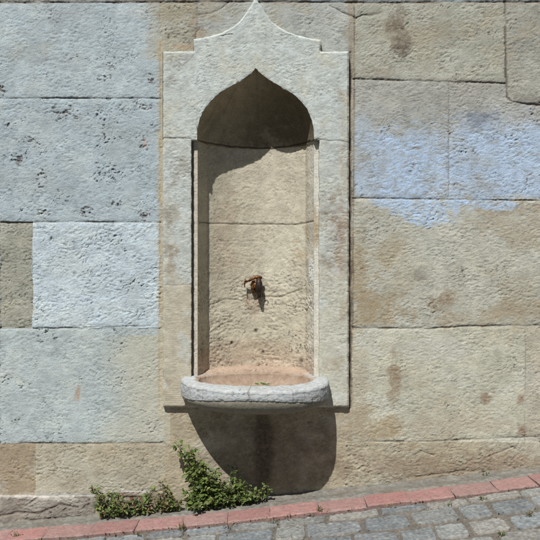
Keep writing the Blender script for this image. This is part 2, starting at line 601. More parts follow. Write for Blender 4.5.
    # foot of the wall
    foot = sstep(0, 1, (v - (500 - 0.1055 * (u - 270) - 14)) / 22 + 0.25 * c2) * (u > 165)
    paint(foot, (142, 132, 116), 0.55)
    paint(blob(u, v, 18, 496, 20, 2.6, 0, 0.5, 450, 0.4) + blob(u, v, 62, 498, 20, 3.2, 0.03, 0.5, 451, 0.4) + blob(u, v, 134, 491, 12, 2.0, 0, 0.5, 452, 0.4), (188, 182, 172), 0.85)
    # joints
    jw = 0.55 + 0.75 * np.clip(0.5 + fbm(u / 9, v / 9, 3, 501), 0, 1)
    ju = u + 0.7 * fbm(u / 11, v / 11, 4, 511, 0.7)
    jv = v + 0.7 * fbm(u / 11, v / 11, 4, 521, 0.7)
    fade = np.clip(0.75 + 0.9 * fbm(u / 35, v / 35, 2, 531), 0.15, 1)
    for (pts, wd, dp, k) in JOINTS:
        d = poly_dist(ju, jv, pts, 9)
        m = d < 8
        if not m.any():
            continue
        g = np.exp(-(d[m] / (wd * jw[m])) ** 2)
        h[m] -= g * dp * 1e-3 * fade[m]
        h[m] -= 0.0015 * np.exp(-(d[m] / (wd * 3.5)) ** 2)     # worn arris
        if k > 0:
            w = (g * k * fade[m] * 0.75)[:, None]
            col[m] = col[m] * (1 - w) + np.array([66, 56, 48.]) * w
    # small hole at the foot
    m = np.exp(-(((u - 484) / 2.6) ** 2 + ((v - 475) / 2.8) ** 2) ** 1.5)
    h -= 0.022 * m
    paint(m, (40, 34, 28), 0.9)
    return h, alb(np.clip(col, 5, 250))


def build_wall():
    xs = axis(-6.5, 8.0, -1.44, 1.44, 0.0031, 1.02, 0.03)
    zs = axis(-1.2, 4.6, -0.32, 2.52, 0.0031, 1.03, 0.04)
    Xg, Zg = np.meshgrid(xs, zs)
    x, z = Xg.ravel(), Zg.ravel()
    u, v = 270 + x * 200, 270 - (z - CAMZ) * 200
    h, c = wall_fields(u, v, x, z)
    V = np.stack([x, -h, z], 1)
    F = grid_faces(len(zs), len(xs))
    cu, cv = u[F].mean(1), v[F].mean(1)
    inside = (cu > 168) & (cu < 344) & (cv > 56) & (cv < 403)
    inside |= (cu > 199) & (cu < 316) & (cv > 44) & (cv < 60)
    F = F[~inside]
    # back, top and ends, so the wall is a solid half a metre thick
    nx, nz = len(xs), len(zs)
    idx = np.arange(nx * nz).reshape(nz, nx)
    n0 = len(V)
    rim = np.concatenate([idx[0, :], idx[1:, -1], idx[-1, -2::-1], idx[-2:0:-1, 0]])
    Vb = V[rim].copy()
    Vb[:, 1] = 0.6
    k = len(rim)
    a = np.arange(k)
    b = (a + 1) % k
    Fs = np.stack([rim[a], n0 + a, n0 + b, rim[b]], 1)
    V = np.concatenate([V, Vb])
    c = np.concatenate([c, c[rim]])
    corners = [n0, n0 + nx - 1, n0 + nx - 1 + nz - 1, n0 + 2 * (nx - 1) + nz - 1]
    F = np.concatenate([F, Fs, np.array([corners])])
    o = make_mesh('stone_wall', V, F, c, M_WALL)
    tag(o, 'old wall of large weathered stone blocks with a faded blue paint patch, behind the fountain', 'wall')


build_wall()

# ================================================================== THE FOUNTAIN
CU = 255.6                       # centre line of the panel in the picture
PF = -0.029                      # panel front
RB = 0.004                       # floor of the sunk frame
NT = 0.207                       # niche depth


def PX(u): return X_(u, PF)
def PZ(v): return Z_(v, PF)


fountain = empty('wall_fountain', (X_(CU), 0, 0.02))
tag(fountain, 'stone wall fountain with pointed niche, half round basin and rusty tap, set in the wall', 'fountain')

SPR = 139.5                      # springing line


def pchip(xk, yk, x):
    xk, yk = np.asarray(xk, float), np.asarray(yk, float)
    d = np.diff(yk) / np.diff(xk)
    m = np.zeros_like(yk)
    m[1:-1] = np.where(d[:-1] * d[1:] > 0, 2 * d[:-1] * d[1:] / (d[:-1] + d[1:] + 1e-12), 0)
    m[0], m[-1] = d[0], d[-1]
    i = np.clip(np.searchsorted(xk, x) - 1, 0, len(xk) - 2)
    hh = xk[i + 1] - xk[i]
    t = (x - xk[i]) / hh
    return ((2 * t**3 - 3 * t**2 + 1) * yk[i] + (t**3 - 2 * t**2 + t) * hh * m[i] +
            (-2 * t**3 + 3 * t**2) * yk[i + 1] + (t**3 - t**2) * hh * m[i + 1])


# half width of the arch as a function of v (pixels from the centre line)
AV = [67.8, 72, 77.4, 82, 86.6, 93.5, 101.9, 110, 120, 131, 139.5]
AW = [0.0, 3.6, 10.2, 17.6, 25.6, 37.0, 45.8, 51.8, 56.2, 58.4, 58.8]


def arch_half(v):
    return np.where(v <= AV[0], 0, pchip(AV, AW, np.clip(v, AV[0], AV[-1])))


_vd = np.linspace(AV[0], AV[-1], 600)
_wd = arch_half(_vd)


def arch_v(u):
    a = np.abs(u - CU)
    return np.where(a >= AW[-1], SPR, np.interp(a, _wd, _vd))


OX = [0, 4, 10, 14.5, 24.5, 36, 47, 62, 70]
OV = [-4, 3.5, 12.4, 18.8, 26.8, 32.6, 36, 38.8, 39.8]


def outer_v(u):
    a = np.abs(u - CU)
    return pchip(OX, OV, np.clip(a, 0, 64.8))


PL, PR, PB, SH = 162.5, 349.0, 407.5, 50.8
SL, SR = CU - 62.2, CU + 65.4
RL, RR = 191.0, 319.2


def panel_colour(u, v):
    c = np.zeros(u.shape + (3,))
    c[:] = (181, 188, 182)
    n1 = fbm(u / 40, v / 40, 4, 601, 0.6)
    n2 = fbm(u / 14, v / 12, 4, 611, 0.6)
    n3 = fbm(u / 6, v / 5, 3, 621, 0.6)

    def paint(m, col, k):
        nonlocal c
        w = np.clip(m * k, 0, 1)[..., None]
        c = c * (1 - w) + np.array(col, float) * w
    low = sstep(SPR - 1, SPR + 3, v)
    paint(low, (176, 181, 174), 0.75)
    right = (u > CU)
    paint(low * right * sstep(200, 320, v + 30 * n1), (182, 179, 160), 0.7)
    paint(sstep(150, 230, v + 20 * n1) * right, (182, 180, 164), 0.5)
    paint((~right) * sstep(282, 288, v), (174, 165, 142), 0.85)
    for (cu, cv, ru, rv, c_, k) in [(170, 262, 7, 20, (142, 126, 104), 0.8), (167, 235, 6, 18, (156, 142, 118), 0.7), (176, 170, 12, 16, (150, 146, 134), 0.6),
                                    (171, 214, 10, 14, (150, 138, 118), 0.5),
                                    (330, 205, 11, 16, (150, 136, 116), 0.75), (334, 240, 14, 34, (150, 136, 118), 0.7), (340, 225, 7, 30, (152, 128, 110), 0.6),
                                    (344, 310, 5, 14, (150, 130, 110), 0.6), (340, 268, 8, 16, (156, 140, 120), 0.6), (338, 365, 14, 8, (160, 146, 124), 0.6),
                                    (345, 97, 9, 10, (170, 158, 138), 0.8), (181, 60, 14, 8, (160, 160, 154), 0.7), (172, 80, 7, 9, (158, 158, 152), 0.6),
                                    (176, 390, 16, 14, (168, 154, 130), 0.6), (180, 330, 10, 40, (178, 168, 146), 0.5), (344, 160, 5, 40, (166, 152, 132), 0.5)]:
        paint(blob(u.ravel(), v.ravel(), cu, cv, ru, rv, 0, 0.55, int(cu + 2 * cv), 0.6).reshape(u.shape), c_, k)
    paint(sstep(0.1, 0.4, n1 + 0.3 * n2), (170, 166, 148), 0.40)
    paint(sstep(0.15, 0.45, -n1 + 0.3 * n2), (188, 197, 196), 0.45)
    c *= (1 + 0.05 * n1 + 0.07 * n2 + 0.07 * n3)[..., None]
    return c


# outline polylines used for the worn edges (picture units)
_uu = np.linspace(SL, SR, 60)
OUTL = ([(PL, PB), (PL, SH), (SL, SH), (SL, float(outer_v(SL)))] + [(float(a), float(outer_v(a))) for a in _uu] +
        [(SR, SH), (PR, SH), (PR, PB), (PL, PB)])
_vv = np.linspace(AV[0], AV[-1], 40)
INNL = ([(RL, PB), (RL, SPR), (CU - AW[-1], SPR)] + [(float(CU - arch_half(a)), float(a)) for a in _vv[::-1]] +
        [(float(CU + arch_half(a)), float(a)) for a in _vv] + [(RR, SPR), (RR, PB)])


def panel_grid(mb, U, Vv):
    """U, Vv picture coordinates of a grid lying on the panel front"""
    x, z = PX(U), PZ(Vv)
    shp = U.shape
    u, v = U.ravel(), Vv.ravel()
    tool = np.where((u < CU) & (v > 285), 0.25, 1.0)
    h, pm = relief(x.ravel(), z.ravel(), 77, 0.0011, 0.0011 * tool, 0.00055 * np.ones_like(u), 0.25 * np.ones_like(u), 0.0006)
    lo = (v > SPR)
    h += np.where((u < CU) & (v > 285), 0.00042 * np.clip(0.5 + 1.3 * fbm(u / 16, v / 30, 3, 8), 0, 1.2) * sstep(284, 292, v + 3 * fbm(u / 9, v / 9, 2, 4)) * np.sin(z.ravel() * 2 * np.pi / 0.0105 + 3.5 * fbm(u / 16, v / 14, 3, 9)), 0)
    rough = blob(u, v, 180, 170, 16, 30, 0, 0.4, 31) + blob(u, v, 335, 230, 16, 45, 0, 0.4, 32)
    h2, pm2 = relief(x.ravel(), z.ravel(), 93, 0.002, 0.0022, 0.0008, 0.1, 0.004)
    h += rough * h2 * 0.7
    d_out, do = poly_dist(u, v, OUTL, 6), poly_dist(u, v, INNL, 6)
    chip = np.clip(0.5 + 0.9 * fbm(u / 7, v / 7, 3, 641), 0.05, 1.6)
    e = np.exp(-(do / (0.8 + 0.5 * chip)) ** 1.4)
    h -= 0.0032 * e * chip
    h -= 0.0095 * np.clip(1 - d_out / (1.5 + 0.7 * chip), 0, 1) ** 1.15
    c = panel_colour(U, Vv).reshape(-1, 3)
    c *= (1 - 0.35 * pm)[:, None]
    for (pts, w, d, k) in [([(PL, 138), (RL, 138.5)], 0.6, 3.0, 0.8), ([(RR, 140), (336, 140.5), (PR, 142)], 0.5, 2.5, 0.6),
                           ([(PL, 285.5), (RL, 285)], 0.6, 1.5, 0.25), ([(CU + 58.8, 140), (RR, 138.5)], 0.5, 2.5, 0.6),
                           ([(175, 60), (183, 66), (194, 55)], 0.5, 1.0, 0.3), ([(222, 36), (228, 34.5), (233, 34)], 0.5, 2.5, 0.7)]:
        dd = poly_dist(u + 0.6 * fbm(u / 8, v / 8, 2, 3), v + 0.7 * fbm(u / 10, v / 10, 2, 5), pts, 4)
        g = np.exp(-(dd / w) ** 2)
        h -= g * d * 1e-3
        w_ = (g * k * 0.7)[:, None]
        c = c * (1 - w_) + np.array([74, 64, 54.]) * w_
    near = np.exp(-(np.minimum(d_out, do) / 4.0) ** 2)
    xw = x.ravel() + 0.0030 * near * fbm(u / 7, v / 9, 3, 651, 0.6)
    zw = z.ravel() + 0.0030 * near * fbm(u / 9, v / 7, 3, 661, 0.6)
    P = np.stack([xw, PF - h, zw], 1).reshape(shp + (3,))
    mb.grid(P, alb(np.clip(c, 5, 250)).reshape(shp + (3,)), flip=True)
    return P, alb(np.clip(c, 5, 250)).reshape(shp + (3,))


def skirt(mb, P, C, depth):
    """side wall from an edge row of points back into the wall"""
    n = len(P)
    k = 8
    rows, cols = [], []
    for i in range(k + 1):
        q = P.copy()
        t = i / k
        q[:, 1] = P[:, 1] * (1 - t) + depth * t
        rows.append(q)
        cols.append(C)
    mb.grid(np.array(rows), np.array(cols))


mb = MB()
ST = 0.62                         # picture step of the panel grid
# upper part in columns, cut at the two shoulders


def columns(us, low, up):
    nv = int(max(24, np.max(low - up) / ST))
    t = np.linspace(0, 1, nv)[:, None]
    U = np.repeat(us[None, :], nv, 0)
    V2 = up[None, :] * (1 - t) + low[None, :] * t
    return U, V2


def dense(a, b, extra=()):
    base = np.arange(a, b, ST)
    us = np.unique(np.concatenate([base, [b], [e for e in extra if a <= e <= b]]))
    keep = [us[0]]
    for q in us[1:-1]:
        if q - keep[-1] > 0.14 and us[-1] - q > 0.14:
            keep.append(q)
    return np.array(keep + [us[-1]])


arch_us = np.concatenate([CU - arch_half(np.linspace(AV[0], AV[-1], 150)), CU + arch_half(np.linspace(AV[0], AV[-1], 150))])
usm = dense(SL, SR, arch_us)
parts_ = [(dense(PL, SL), lambda u: np.full_like(u, SH)), (usm, outer_v), (dense(SR, PR), lambda u: np.full_like(u, SH))]
for us, fup in parts_:
    U, V2 = columns(us, arch_v(us), fup(us))
    P, C = panel_grid(mb, U, V2)
    skirt(mb, P[0], C[0], 0.03)                       # top edge
    skirt(mb, P[-1], C[-1] * 0.95, 0.012)             # arch edge and the head of the sunk frame
# lower strips
for (a, b) in ((PL, RL), (RR, PR)):
    us = dense(a, b)
    U, V2 = columns(us, np.full_like(us, PB), np.full_like(us, SPR))
    P, C = panel_grid(mb, U, V2)
    skirt(mb, P[-1], C[-1] * np.array([0.9, 0.72, 0.6]), 0.03)
    skirt(mb, P[:, 0], C[:, 0], 0.03)
    skirt(mb, P[:, -1], C[:, -1], 0.03)
# between the strips below the basin
us = dense(RL, RR)
U, V2 = columns(us, np.full_like(us, PB), np.full_like(us, 399.0))
P, C = panel_grid(mb, U, V2)
skirt(mb, P[-1], C[-1] * 0.8, 0.03)
# upright edges of the upper part
for (u0, va, vb) in ((PL, SH, SPR), (PR, SH, SPR), (SL, float(outer_v(SL)), SH), (SR, float(outer_v(SR)), SH)):
    vs = np.linspace(va, vb, max(6, int((vb - va) / ST)))
    U = np.repeat(np.array([[u0]]), len(vs), 0)
    x, z = PX(U[:, 0]), PZ(vs)
    P = np.stack([x, np.full_like(x, PF + 0.003), z], 1)
    skirt(mb, P, alb(np.full((len(vs), 3), (178, 178, 170.))), 0.03)
panel = mb.build('surround_panel', M_PANEL)
parent_keep(panel, fountain)

# ---- niche: half oval in plan below the springing, pointed half dome above
NW = AW[-1]


def niche_surface():
    cx = np.concatenate([-np.linspace(1, 0.875, 44), np.linspace(-0.875, 0.875, 150)[1:-1], np.linspace(0.875, 1, 44)])
    th = cx
    ax_ = np.abs(cx)
    kc, tc_ = 0.883, 0.60
    jamb = (1 - ax_) / (1 - kc) * tc_
    back = tc_ + (1 - tc_) * (1 - np.clip(ax_ / kc, 0, 1) ** 2.2)
    sy = -np.logaddexp(-60 * jamb, -60 * back) / 60          # soft minimum rounds the corner
    sy = np.clip(sy, 0, 1)
    rows_v = np.concatenate([AV[0] + 0.05 + (SPR - AV[0]) * np.linspace(0, 1, 120) ** 1.5, np.linspace(SPR + 0.01, 392, 330)])
    P = np.zeros((len(rows_v), len(th), 3))
    C = np.zeros_like(P)
    for i, v in enumerate(rows_v):
        hood = i < 120
        a = float(arch_half(np.array(v))) if hood else NW
        y0 = PF + 0.004 if hood else RB
        T = (NT - y0) * (a / NW) ** 0.85
        P[i, :, 0] = PX(CU) + cx * a * (CAMD + PF) / FPX
        P[i, :, 1] = y0 + sy * T
        P[i, :, 2] = PZ(v)
    x, y, z = P[..., 0], P[..., 1], P[..., 2]
    s = np.cumsum(np.concatenate([[0], np.hypot(np.diff(cx * NW / 200), np.diff(sy * NT))]))
    S = np.repeat(s[None, :], len(rows_v), 0)
    u = 270 + x * FPX / (CAMD + y)
    v = 270 - (z - CAMZ) * FPX / (CAMD + y)
    low = sstep(240, 300, v)
    hoodm = (np.arange(len(rows_v)) < 120)[:, None] * np.ones_like(S)
    rr_ = np.ones(S.size)
    h, pm = relief(S.ravel(), z.ravel(), 131, (0.0013 + 0.0022 * low.ravel()) * (1 - 0.6 * hoodm.ravel()),
                   (0.0012 + 0.0016 * low.ravel()) * (1 - 0.75 * hoodm.ravel()), 0.0006 * (1 - 0.5 * hoodm.ravel()), 0.7 * rr_, (0.0015 + 0.003 * low.ravel()) * (1 - hoodm.ravel()))
    uf, vf = u.ravel(), v.ravel()
    c = np.zeros((uf.size, 3))
    c[:] = (182, 174, 152)
    n1 = fbm(uf / 30, vf / 26, 4, 701, 0.62)
    n2 = fbm(uf / 10, vf / 8, 4, 711, 0.62)

    def paint(m, col, k):
        nonlocal c
        w = np.clip(m * k, 0, 1)[:, None]
        c = c * (1 - w) + np.array(col, float) * w
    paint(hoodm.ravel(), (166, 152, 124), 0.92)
    paint(hoodm.ravel() * sstep(-30, 40, (uf - 250) + 0.5 * (vf - 110) + 14 * n1), (104, 93, 73), 0.85)  # hood shade painted into the colour, darker to the lower right
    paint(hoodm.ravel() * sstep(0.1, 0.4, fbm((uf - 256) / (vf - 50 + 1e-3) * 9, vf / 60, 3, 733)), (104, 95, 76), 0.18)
    paint(blob(uf, vf, 285, 250, 26, 40, 0, 0.5, 5), (194, 189, 170), 0.6)
    paint(blob(uf, vf, 270, 170, 45, 36, 0, 0.5, 6), (190, 181, 162), 0.5)
    paint(blob(uf, vf, 225, 240, 14, 50, 0, 0.5, 7), (168, 152, 130), 0.6)
    paint(blob(uf, vf, 312, 222, 6, 20, 0, 0.4, 8), (160, 136, 102), 0.75)
    paint(blob(uf, vf, 301, 255, 9, 12, 0, 0.5, 9), (172, 148, 112), 0.6)
    paint(sstep(306, 309.5, uf + 1.5 * n2) * sstep(142, 150, vf), (200, 196, 182), 0.8)  # sunlit right jamb painted lighter
    m = blob(uf, vf, 311.5, 272, 3.6, 16, -0.12, 0.5, 11, 0.4)
    paint(m, (214, 216, 212), 0.95)
    h += 0.0025 * m
    m = blob(uf, vf, 314, 318, 5.5, 34, 0, 0.6, 12, 0.4)
    paint(m, (198, 194, 180), 0.75)
    paint(sstep(345, 366, vf + 5 * n2), (182, 158, 138), 0.6)
    paint(blob(uf, vf, 255, 350, 50, 12, 0, 0.6, 14), (160, 134, 110), 0.4)
    paint(blob(uf, vf, 254, 303, 8, 16, 0, 0.5, 15), (150, 128, 106), 0.55)
    c *= (1 + 0.06 * n1 + 0.08 * n2)[:, None]
    c *= (1 - 0.38 * pm)[:, None]
    # joints: springing and the course at mid height, cracks
    for (pts, wd, d, k) in [([(195, 139.5), (208, 143), (230, 146.5), (258, 148), (285, 147), (303, 143), (319, 139.5)], 0.7, 5, 1.0),
                            ([(200, 222), (210, 223.5), (250, 224), (296, 224.5), (306, 223), (318, 220)], 0.6, 3.5, 0.75),
                            ([(262, 296), (280, 297), (290, 293), (302, 289)], 0.5, 3.5, 0.6), ([(208, 306), (225, 299), (238, 300)], 0.5, 2.5, 0.4)]:
        dd = poly_dist(uf + 0.6 * fbm(uf / 8, vf / 8, 2, 3), vf + 0.6 * fbm(uf / 10, vf / 10, 2, 5), pts, 5)
        g = np.exp(-(dd / wd) ** 2)
        h -= g * d * 1e-3
        w_ = (g * k * 0.75)[:, None]
        c = c * (1 - w_) + np.array([60, 50, 42.]) * w_
    for (a, b, r) in ((256, 331, 1.6), (263, 352, 1.4), (232, 343, 1.5), (301, 361, 2.0), (258, 287, 4.5)):
        m = np.exp(-(((uf - a) ** 2 + (vf - b) ** 2) / r ** 2))
        h -= 0.008 * m
        paint(m, (62, 50, 40), 0.7)
    # outward normals of the niche point to its axis
    Pu = np.gradient(P, axis=1)
    Pv = np.gradient(P, axis=0)
    N = np.cross(Pv, Pu)
    N /= np.linalg.norm(N, axis=2)[..., None] + 1e-9
    sgn = np.where(N[..., 1:2] > 0, -1.0, 1.0)
    N = N * sgn
    N[:, :3] = (0, 0, 0)
    N[:, -3:] = (0, 0, 0)
    N[118:122] = (0, 0, 0)
    N[:3] = (0, 0, 0)
    P = P + N * h.reshape(S.shape)[..., None]
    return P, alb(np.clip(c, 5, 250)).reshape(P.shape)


mb = MB()
P, C = niche_surface()
mb.grid(P, C, flip=False)
# floor of the sunk frame, left and right of the niche
for (a, b) in ((RL - 0.5, CU - NW), (CU + NW, RR + 0.5)):
    us = np.linspace(a, b, 14)
    vs = np.linspace(SPR - 0.5, 392, 400)
    U, V2 = np.meshgrid(us, vs)
    x, z = PX(U), PZ(V2)
    h, pm = relief(x.ravel(), z.ravel(), 151, 0.0008, 0.0008, 0.0003, 0.1, 0.001)
    c = np.zeros((U.size, 3))
    c[:] = (190, 182, 166)
    if a > CU:
        c[:] = (196, 191, 177)  # right side painted lighter like the sunlit jamb
        w = blob(U.ravel(), V2.ravel(), 316, 225, 6, 22, 0, 0.4, 8)[:, None]
        c = c * (1 - w * 0.7) + np.array([160, 136, 104.]) * w * 0.7
        w = (blob(U.ravel(), V2.ravel(), 316, 180, 5, 30, 0, 0.4, 18) + blob(U.ravel(), V2.ravel(), 316, 310, 5, 42, 0, 0.6, 19))[:, None]
        c = c * (1 - w * 0.7) + np.array([202, 200, 190.]) * w * 0.7
    c *= (1 + 0.07 * fbm(U.ravel() / 8, V2.ravel() / 12, 3, 721))[:, None]
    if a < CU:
        w = (np.exp(-((U.ravel() - RL) / 2.0) ** 4) * 0.6)[:, None]  # shadow of the left step painted in as a dark line
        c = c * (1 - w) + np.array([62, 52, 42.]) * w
    # round the inner arris into the niche
    inner = np.abs(U.ravel() - (b if a < CU else a))
    h -= 0.0006 * np.exp(-(inner / 1.1) ** 2)
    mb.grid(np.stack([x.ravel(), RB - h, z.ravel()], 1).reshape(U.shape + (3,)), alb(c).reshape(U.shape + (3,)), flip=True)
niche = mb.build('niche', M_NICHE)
parent_keep(niche, fountain)

# ---- basin
BX, BY, BZ = (254.4 - 270) / 203.0, -0.06, CAMZ - 0.53
BW, BD = 0.366, 0.375


def build_basin():
    nphi = 520
    ph = np.linspace(0, 2 * np.pi, nphi, endpoint=False)
    t = np.linspace(0, 2 * np.pi, 4000)
    ex = np.where(np.cos(t) < 0, 2 / 1.95, 2 / 2.7)
    ct, st = np.cos(t), np.sin(t)
    ox = BW * np.sign(ct) * np.abs(ct) ** ex
    oy = np.where(st < 0, -BD * np.abs(st) ** ex, 0.26 * np.abs(st) ** 0.9)
    ang = np.unwrap(np.arctan2(oy - BY, ox))
    o = np.argsort(ang)
    rad = np.hypot(ox, oy - BY)
    phw = np.where(ph < ang[o][0], ph + 2 * np.pi, ph)
    phw = np.where(phw > ang[o][-1], phw - 2 * np.pi, phw)
    Ro = np.interp(phw, ang[o], rad[o])
    iy_f, iy_b, ix = 0.155, 0.15, 0.272
    cs, sn = np.cos(ph), np.sin(ph)
    ry = np.where(sn < 0, iy_f, iy_b)
    Ri = 1 / ((np.abs(cs) / ix) ** 2.4 + (np.abs(sn) / ry) ** 2.4) ** (1 / 2.4)
    side = np.abs(cs) ** 2.0
    prof = []          # (radius, z) rows, from the underside round the lip into the bowl

    def row(r, z):
        prof.append((r * np.ones(nphi), z * np.ones(nphi)))
    zb = -0.043 - 0.036 * side
    for k in np.linspace(0.02, 0.55, 18):
        row(Ro * k, -0.126)
    for a in np.linspace(0, 1, 26)[1:]:
        k = 0.55 + 0.432 * np.sin(a * np.pi / 2) ** 0.75
        z = -0.126 + (zb + 0.126 - 0.004) * (1 - np.cos(a * np.pi / 2))
        row(Ro * k, z)
    row(Ro * 0.985, zb - 0.002)
    for a in np.linspace(0, 1, 22):
        row(Ro * (0.996 + 0.006 * np.sin(a * np.pi)), zb * (1 - a) - 0.018 * a + 0.0)
    for a in np.linspace(0, 1, 10)[1:]:
        row(Ro - 0.020 * (1 - np.cos(a * np.pi / 2)), -0.018 + 0.018 * np.sin(a * np.pi / 2))
    Rt = Ro - 0.020
    for a in np.linspace(0, 1, 34)[1:]:
        row(Rt * (1 - a) + Ri * 1.0 * a, -0.006 * sstep(0.6, 1, a))
    for a in np.linspace(0, 1, 30)[1:]:
        row(Ri * (1 - 0.42 * a ** 1.5), -0.006 - 0.062 * np.sin(a * np.pi / 2))
    for k in np.linspace(0.56, 0.01, 22):
        row(Ri * k, -0.068 - 0.004 * (0.56 - k))
    Rr = np.array([p[0] for p in prof])
    Zr = np.array([p[1] for p in prof])
    x = Rr * cs[None]
    y = BY + Rr * sn[None]
    n_top0 = 18 + 25 + 1 + 22
    top = (np.arange(len(prof)) >= n_top0)[:, None]
    # behind the bowl the bed climbs to the back of the niche
    rise = sstep(0.06, 0.19, y) * 0.018
    Zr = Zr + np.where(top, rise, 0)
    P = np.stack([BX + x, y, BZ + Zr], 2)
    # normals
    Pe = np.concatenate([P[:, -1:], P, P[:, :1]], 1)
    Pu = (Pe[:, 2:] - Pe[:, :-2])
    Pv = np.gradient(P, axis=0)
    N = np.cross(Pu, Pv)
    N /= np.linalg.norm(N, axis=2)[..., None] + 1e-9
    # noise in an unrolled space
    s_long = ph[None] * 0.3 + 0 * Rr
    arc = np.cumsum(np.concatenate([np.zeros((1, nphi)), np.hypot(np.diff(Rr, axis=0), np.diff(Zr, axis=0))]), 0)
    seam = 0.5 * (1 - np.cos(np.clip((np.pi - np.abs(np.abs(ph - np.pi / 2 + 0) - np.pi)) / 0.2, 0, 1) * np.pi))[None]
    nrow = np.arange(len(prof))[:, None] + 0 * Rr
    rim = sstep(n_top0 - 24, n_top0 - 20, nrow) * (1 - sstep(n_top0 + 38, n_top0 + 46, nrow))
    f1 = fbm((s_long / 0.05).ravel(), (arc / 0.05).ravel(), 3, 801).reshape(Rr.shape)
    f2, pm = relief(s_long.ravel(), arc.ravel(), 811, 0.001, 0.0018, 0.0006, 0.2, 0.004)
    f2, pm = f2.reshape(Rr.shape), pm.reshape(Rr.shape)
    soft = 0.35 + 0.65 * rim
    fade = np.clip((nrow - 6) / 8, 0, 1) * np.clip((len(prof) - 8 - nrow) / 8, 0, 1)
    wave = 0.004 * fbm(ph / 0.16 + 3, ph * 0 + 1.5, 3, 821)[None] * sstep(n_top0 - 30, n_top0 - 14, nrow) * (1 - sstep(n_top0 + 20, n_top0 + 45, nrow))
    h = (0.0024 * f1 * soft + 0.62 * f2 * soft) * fade
    P = P + N * h[..., None]
    P[..., 2] += wave
    # chips along the lower arris of the lip
    arris = np.exp(-((nrow - (n_top0 - 21)) / 3.0) ** 2)
    ch = np.clip(fbm(ph / 0.07, ph * 0 + 4.0, 3, 831) - 0.05, 0, 1)[None]
    P += N * (-0.006 * arris * ch)[..., None]
    P[..., 2] += 0.003 * arris * ch
    # colours
    c = np.zeros(P.shape)
    c[:] = (178, 183, 184)
    wv = fbm((s_long / 0.06).ravel(), (arc / 0.05).ravel(), 4, 841, 0.6).reshape(Rr.shape)
    wv2 = fbm((s_long / 0.02).ravel(), (arc / 0.015).ravel(), 3, 851, 0.6).reshape(Rr.shape)

    def paint(m, col, k):
        nonlocal c
        w = np.clip(m * k, 0, 1)[..., None]
        c = c * (1 - w) + np.array(col, float) * w
    paint(np.clip(wv * 0.8, 0, 1) * rim, (160, 150, 136), 0.9)
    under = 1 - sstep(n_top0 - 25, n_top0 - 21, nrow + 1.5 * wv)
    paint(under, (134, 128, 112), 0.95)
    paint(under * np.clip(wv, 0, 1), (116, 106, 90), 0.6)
    bowl = sstep(n_top0 + 26, n_top0 + 42, nrow + 6 * wv)
    backbed = sstep(0.0, 0.09, P[..., 1] + 0.03 * wv) * sstep(n_top0 + 4, n_top0 + 8, nrow)
    paint(np.maximum(bowl, backbed), (190, 162, 138), 0.95)
    paint(bowl * np.clip(0.2 + wv, 0, 1), (146, 116, 94), 0.75)
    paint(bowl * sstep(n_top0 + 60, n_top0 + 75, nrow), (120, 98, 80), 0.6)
    # hairline cracks across the lip
    for (pc, kk) in ((-1.62, 0.8), (-1.02, 0.5), (-2.35, 0.35)):
        dphi = np.abs(((ph[None] - (pc + 2 * np.pi) + 0.02 * wv2 + np.pi) % (2 * np.pi)) - np.pi)
        paint(np.exp(-(dphi / 0.008) ** 2) * rim, (110, 100, 90), kk)
    c *= (1 + 0.06 * wv + 0.07 * wv2)[..., None]
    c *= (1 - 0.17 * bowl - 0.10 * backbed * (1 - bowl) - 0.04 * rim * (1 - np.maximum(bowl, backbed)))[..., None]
    c *= (1 - 0.35 * pm * rim)[..., None]
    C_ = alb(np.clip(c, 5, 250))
    mbb = MB()
    m, n = P.shape[:2]
    i = np.arange(m * n).reshape(m, n)
    j = np.roll(i, -1, 1)
    F = np.stack([i[:-1].ravel(), j[:-1].ravel(), j[1:].ravel(), i[1:].ravel()], 1)
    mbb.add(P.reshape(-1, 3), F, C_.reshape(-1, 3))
    for k in (0, m - 1):                      # close the two poles
        cpt = P[k].mean(0)
        base = mbb.n
        mbb.add(np.concatenate([P[k], cpt[None]]), np.stack([np.arange(n), np.roll(np.arange(n), -1), np.full(n, n), np.full(n, n)], 1)[:0].reshape(0, 4), np.concatenate([C_[k], C_[k][:1]]))
    return mbb.build('basin', M_BASIN)


basin = build_basin()
parent_keep(basin, fountain)

# ---- tap
TY = 0.198


def tp(u, v, out):
    y = TY - out
    return (X_(u, y), y, Z_(v, y))


tap = empty('tap', tp(256, 286, 0))
tap.parent = fountain
tap.location = Vector(tp(256, 286, 0)) - fountain.location


def tap_part(name, mbb, mat):
    o = mbb.build(name, mat)
    o.parent = tap
    o.location = -(Vector(tp(256, 286, 0)))
    return o


RUST = (0.2, 0.08, 0.03)
m_ = MB()
m_.tube([tp(256, 285, -0.0300), tp(256, 285, 0.0050)], [0.0317, 0.0281], RUST, 14)
m_.tube([tp(256, 285, 0.0050), tp(256, 285.5, 0.0074), tp(256.2, 286, 0.0279)], [0.0207, 0.0171, 0.0183], RUST, 12)
m_.tube([tp(253.5, 281, 0.0074), tp(253.3, 288, 0.0112), tp(254, 293, 0.0074)], [0.0098, 0.0146, 0.0073], RUST, 9)
tap_part('tap_body', m_, M_RUST)
m_ = MB()
m_.tube([tp(258.7, 279, 0.0279), tp(258.9, 283, 0.0310), tp(259, 288, 0.0310), tp(259, 293, 0.0298)], [0.0122, 0.0183, 0.0207, 0.0146], RUST, 12)
m_.tube([tp(258.6, 288.5, 0.026), tp(258.9, 291.5, 0.033), tp(259.2, 294, 0.034), tp(259.6, 297.5, 0.033)], [0.0146, 0.0134, 0.0110, 0.0098], RUST, 10)
tap_part('spout', m_, M_BLACK)
m_ = MB()
